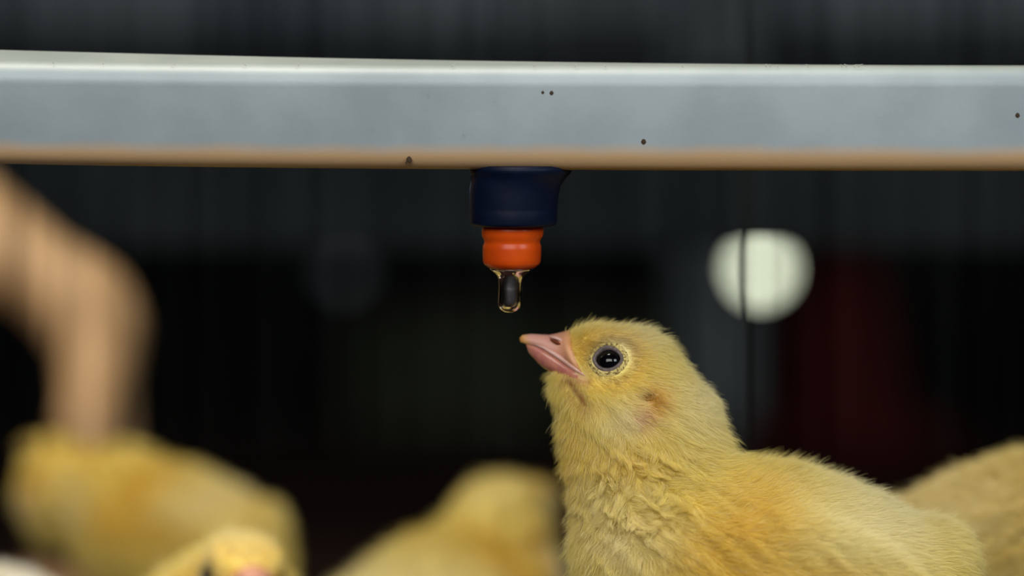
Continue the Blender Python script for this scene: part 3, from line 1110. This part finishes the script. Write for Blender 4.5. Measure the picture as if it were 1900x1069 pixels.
m_olive = noise_mix(mat('olive_board', (.02, .02, .015), .9, .05), (.022, .026, .017), (.036, .040, .026), 6)
ob = tag(box('board', (at(640, 0, 2.5).x, 2.5, 0), (at(1240, 0, 2.5).x, 2.52, .105), m_olive, None, .003), 'dim olive board standing low against the dark back wall', 'board')
# red bell feeder standing on the floor
m_red = noise_mix(mat('feeder_red', (.2, .01, .01), .7, .08), (.034, .003, .003), (.048, .004, .004), 20)
fp = at(1565, 0, 2.1)
fd = tag(empty('bell_feeder', (fp.x, 2.1, 0)), 'dark red bell feeder standing on the floor past the lamp', 'feeder')
lathe('pan', [(.075, 0), (.085, .004), (.088, .026), (.084, .028), (.078, .01), (.03, .008)], m_red, fd, cap1=True)
lathe('bell', [(.046, .014), (.052, .03), (.045, .07), (.033, .115), (.022, .142), (.010, .152), (.002, .154)], m_red, fd)
tube('handle', [(-.018, 0, .143), (-.016, 0, .168), (0, 0, .178), (.016, 0, .168), (.018, 0, .143)], .003, m_red, fd)

# clear plastic strips hanging between the pens
def strip_material():
    m = bpy.data.materials.new('clear_strip')
    m.use_nodes = True
    nt = m.node_tree
    nt.nodes.remove(nt.nodes['Principled BSDF'])
    out = nt.nodes['Material Output']
    tc = nd(m, 'ShaderNodeTexCoord')
    mp = nd(m, 'ShaderNodeMapping')
    mp.inputs['Scale'].default_value = (1, 1, .012)
    lk(m, tc.outputs['Object'], mp.inputs['Vector'])
    n = nd(m, 'ShaderNodeTexNoise')
    n.inputs['Scale'].default_value = 260
    n.inputs['Detail'].default_value = 5
    n.inputs['Roughness'].default_value = .65
    lk(m, mp.outputs[0], n.inputs['Vector'])
    r = nd(m, 'ShaderNodeMapRange')
    r.inputs['From Min'].default_value, r.inputs['From Max'].default_value = .38, .72
    r.inputs['To Min'].default_value, r.inputs['To Max'].default_value = .0003, .004
    lk(m, n.outputs['Fac'], r.inputs['Value'])
    t = nd(m, 'ShaderNodeBsdfTransparent')
    t.inputs['Color'].default_value = (.95, .97, .97, 1)
    d = nd(m, 'ShaderNodeBsdfDiffuse')
    d.inputs['Color'].default_value = (.30, .36, .38, 1)
    mx = nd(m, 'ShaderNodeMixShader')
    r2 = nd(m, 'ShaderNodeMapRange')
    r2.inputs['From Min'].default_value, r2.inputs['From Max'].default_value = .36, .60
    r2.inputs['To Min'].default_value, r2.inputs['To Max'].default_value = .82, .99
    lk(m, n.outputs['Fac'], r2.inputs['Value'])
    lk(m, r2.outputs[0], t.inputs['Color'])
    lk(m, r.outputs[0], mx.inputs[0])
    lk(m, t.outputs[0], mx.inputs[1])
    lk(m, d.outputs[0], mx.inputs[2])
    lk(m, mx.outputs[0], out.inputs['Surface'])
    return m


m_strip = strip_material()
cu = tag(empty('strip_curtain', (0, .735, .62)), 'clear dusty plastic strip curtain hanging behind the white pipe', 'curtain')
for i, (xa, xb, dy) in enumerate(((-420, 60, .002), (10, 500, -.002), (470, 960, .002), (930, 1385, -.003), (1272, 1760, .003), (1740, 2230, -.002))):
    D = .735 + dy
    a, b = at(xa, 0, D).x, at(xb, 0, D).x
    zb = at(0, 838 + 5 * math.sin(i * 2.1), D).z
    g = []
    nn = 14
    for j in range(nn + 1):
        t = j / nn
        g.append((a + (b - a) * t, dy + .0016 * math.sin(math.pi * t) + .0003 * math.sin(9 * t + i)))
    v = [(x, y + th, z - .62) for th in (0, .0006) for z in (zb, .62) for (x, y) in g]
    n1 = nn + 1
    f = []
    for j in range(nn):
        f += [(j, j + 1, n1 + j + 1, n1 + j), (2 * n1 + j + 1, 2 * n1 + j, 3 * n1 + j, 3 * n1 + j + 1), (j + 1, j, 2 * n1 + j, 2 * n1 + j + 1), (n1 + j, n1 + j + 1, 3 * n1 + j + 1, 3 * n1 + j)]
    f += [(0, n1, 3 * n1, 2 * n1), (nn, 2 * n1 + nn, 3 * n1 + nn, n1 + nn)]
    st_ = new_obj('strip', v, f, m_strip, cu)
    if i == 3:
        tube('edge_welt', [(b, dy, zb - .62), (b, dy, 0)], .0006, m_house, st_, n=6)
box('rail', (-.8, -.012, 0), (.8, .012, .02), m_steel, cu, .002)
for x in (-.6, .6):
    tube('hanger_rod', [(x, 0, .02), (x, 0, ZT - .62)], .004, m_steel, cu)

# ------------------------------------------------------------------ chicks in the picture
DM = 0.619
chick('chick', (at(1420, 0, DM).x, DM, 0), 0, 1.0, Pose(), 'yellow chick stretching its beak up towards the orange nipple drinker',
      460000, .027, 9.0, seed=3)
chick('chick', (at(315, 0, .86).x, .86, 0), math.radians(-22), .83, Pose((1000, 885), math.radians(20), -.7, False, 1.32), 'golden chick crouching in front of the bare arm',
      36000, .13, 16.0, tone=.18, seed=4, hl=1.1)
chick('chick', (at(830, 0, .80).x, .80, 0), math.radians(242), 1.12, Pose((1150, 865), math.radians(20), 0, True, 1.35), 'pale backed chick sitting with head turned away beside the drinking chick',
      36000, .13, 16.0, tone=.0, seed=5, hl=1.2)
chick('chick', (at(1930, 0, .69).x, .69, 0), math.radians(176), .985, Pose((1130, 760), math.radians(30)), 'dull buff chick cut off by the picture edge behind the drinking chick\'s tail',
      60000, .09, 14.0, tone=.75, seed=6)  # high tone: this chick's shade is mixed into its down
chick('chick', (at(400, 0, .735).x, .735, 0), math.radians(106), 1.08, Pose((1130, 868), math.radians(18), 0, True), 'chick with lowered face and pink beak peeking over the lower picture edge',
      50000, .09, 13.0, tone=.05, seed=8, hl=1.2)
chick('chick', (at(-190, 0, .75).x, .75, 0), math.radians(185), .92, Pose((1120, 900), math.radians(30), 0, True), 'whitish chick of which only the rump shows in the picture corner',
      25000, .12, 16.0, white=.85, seed=9)
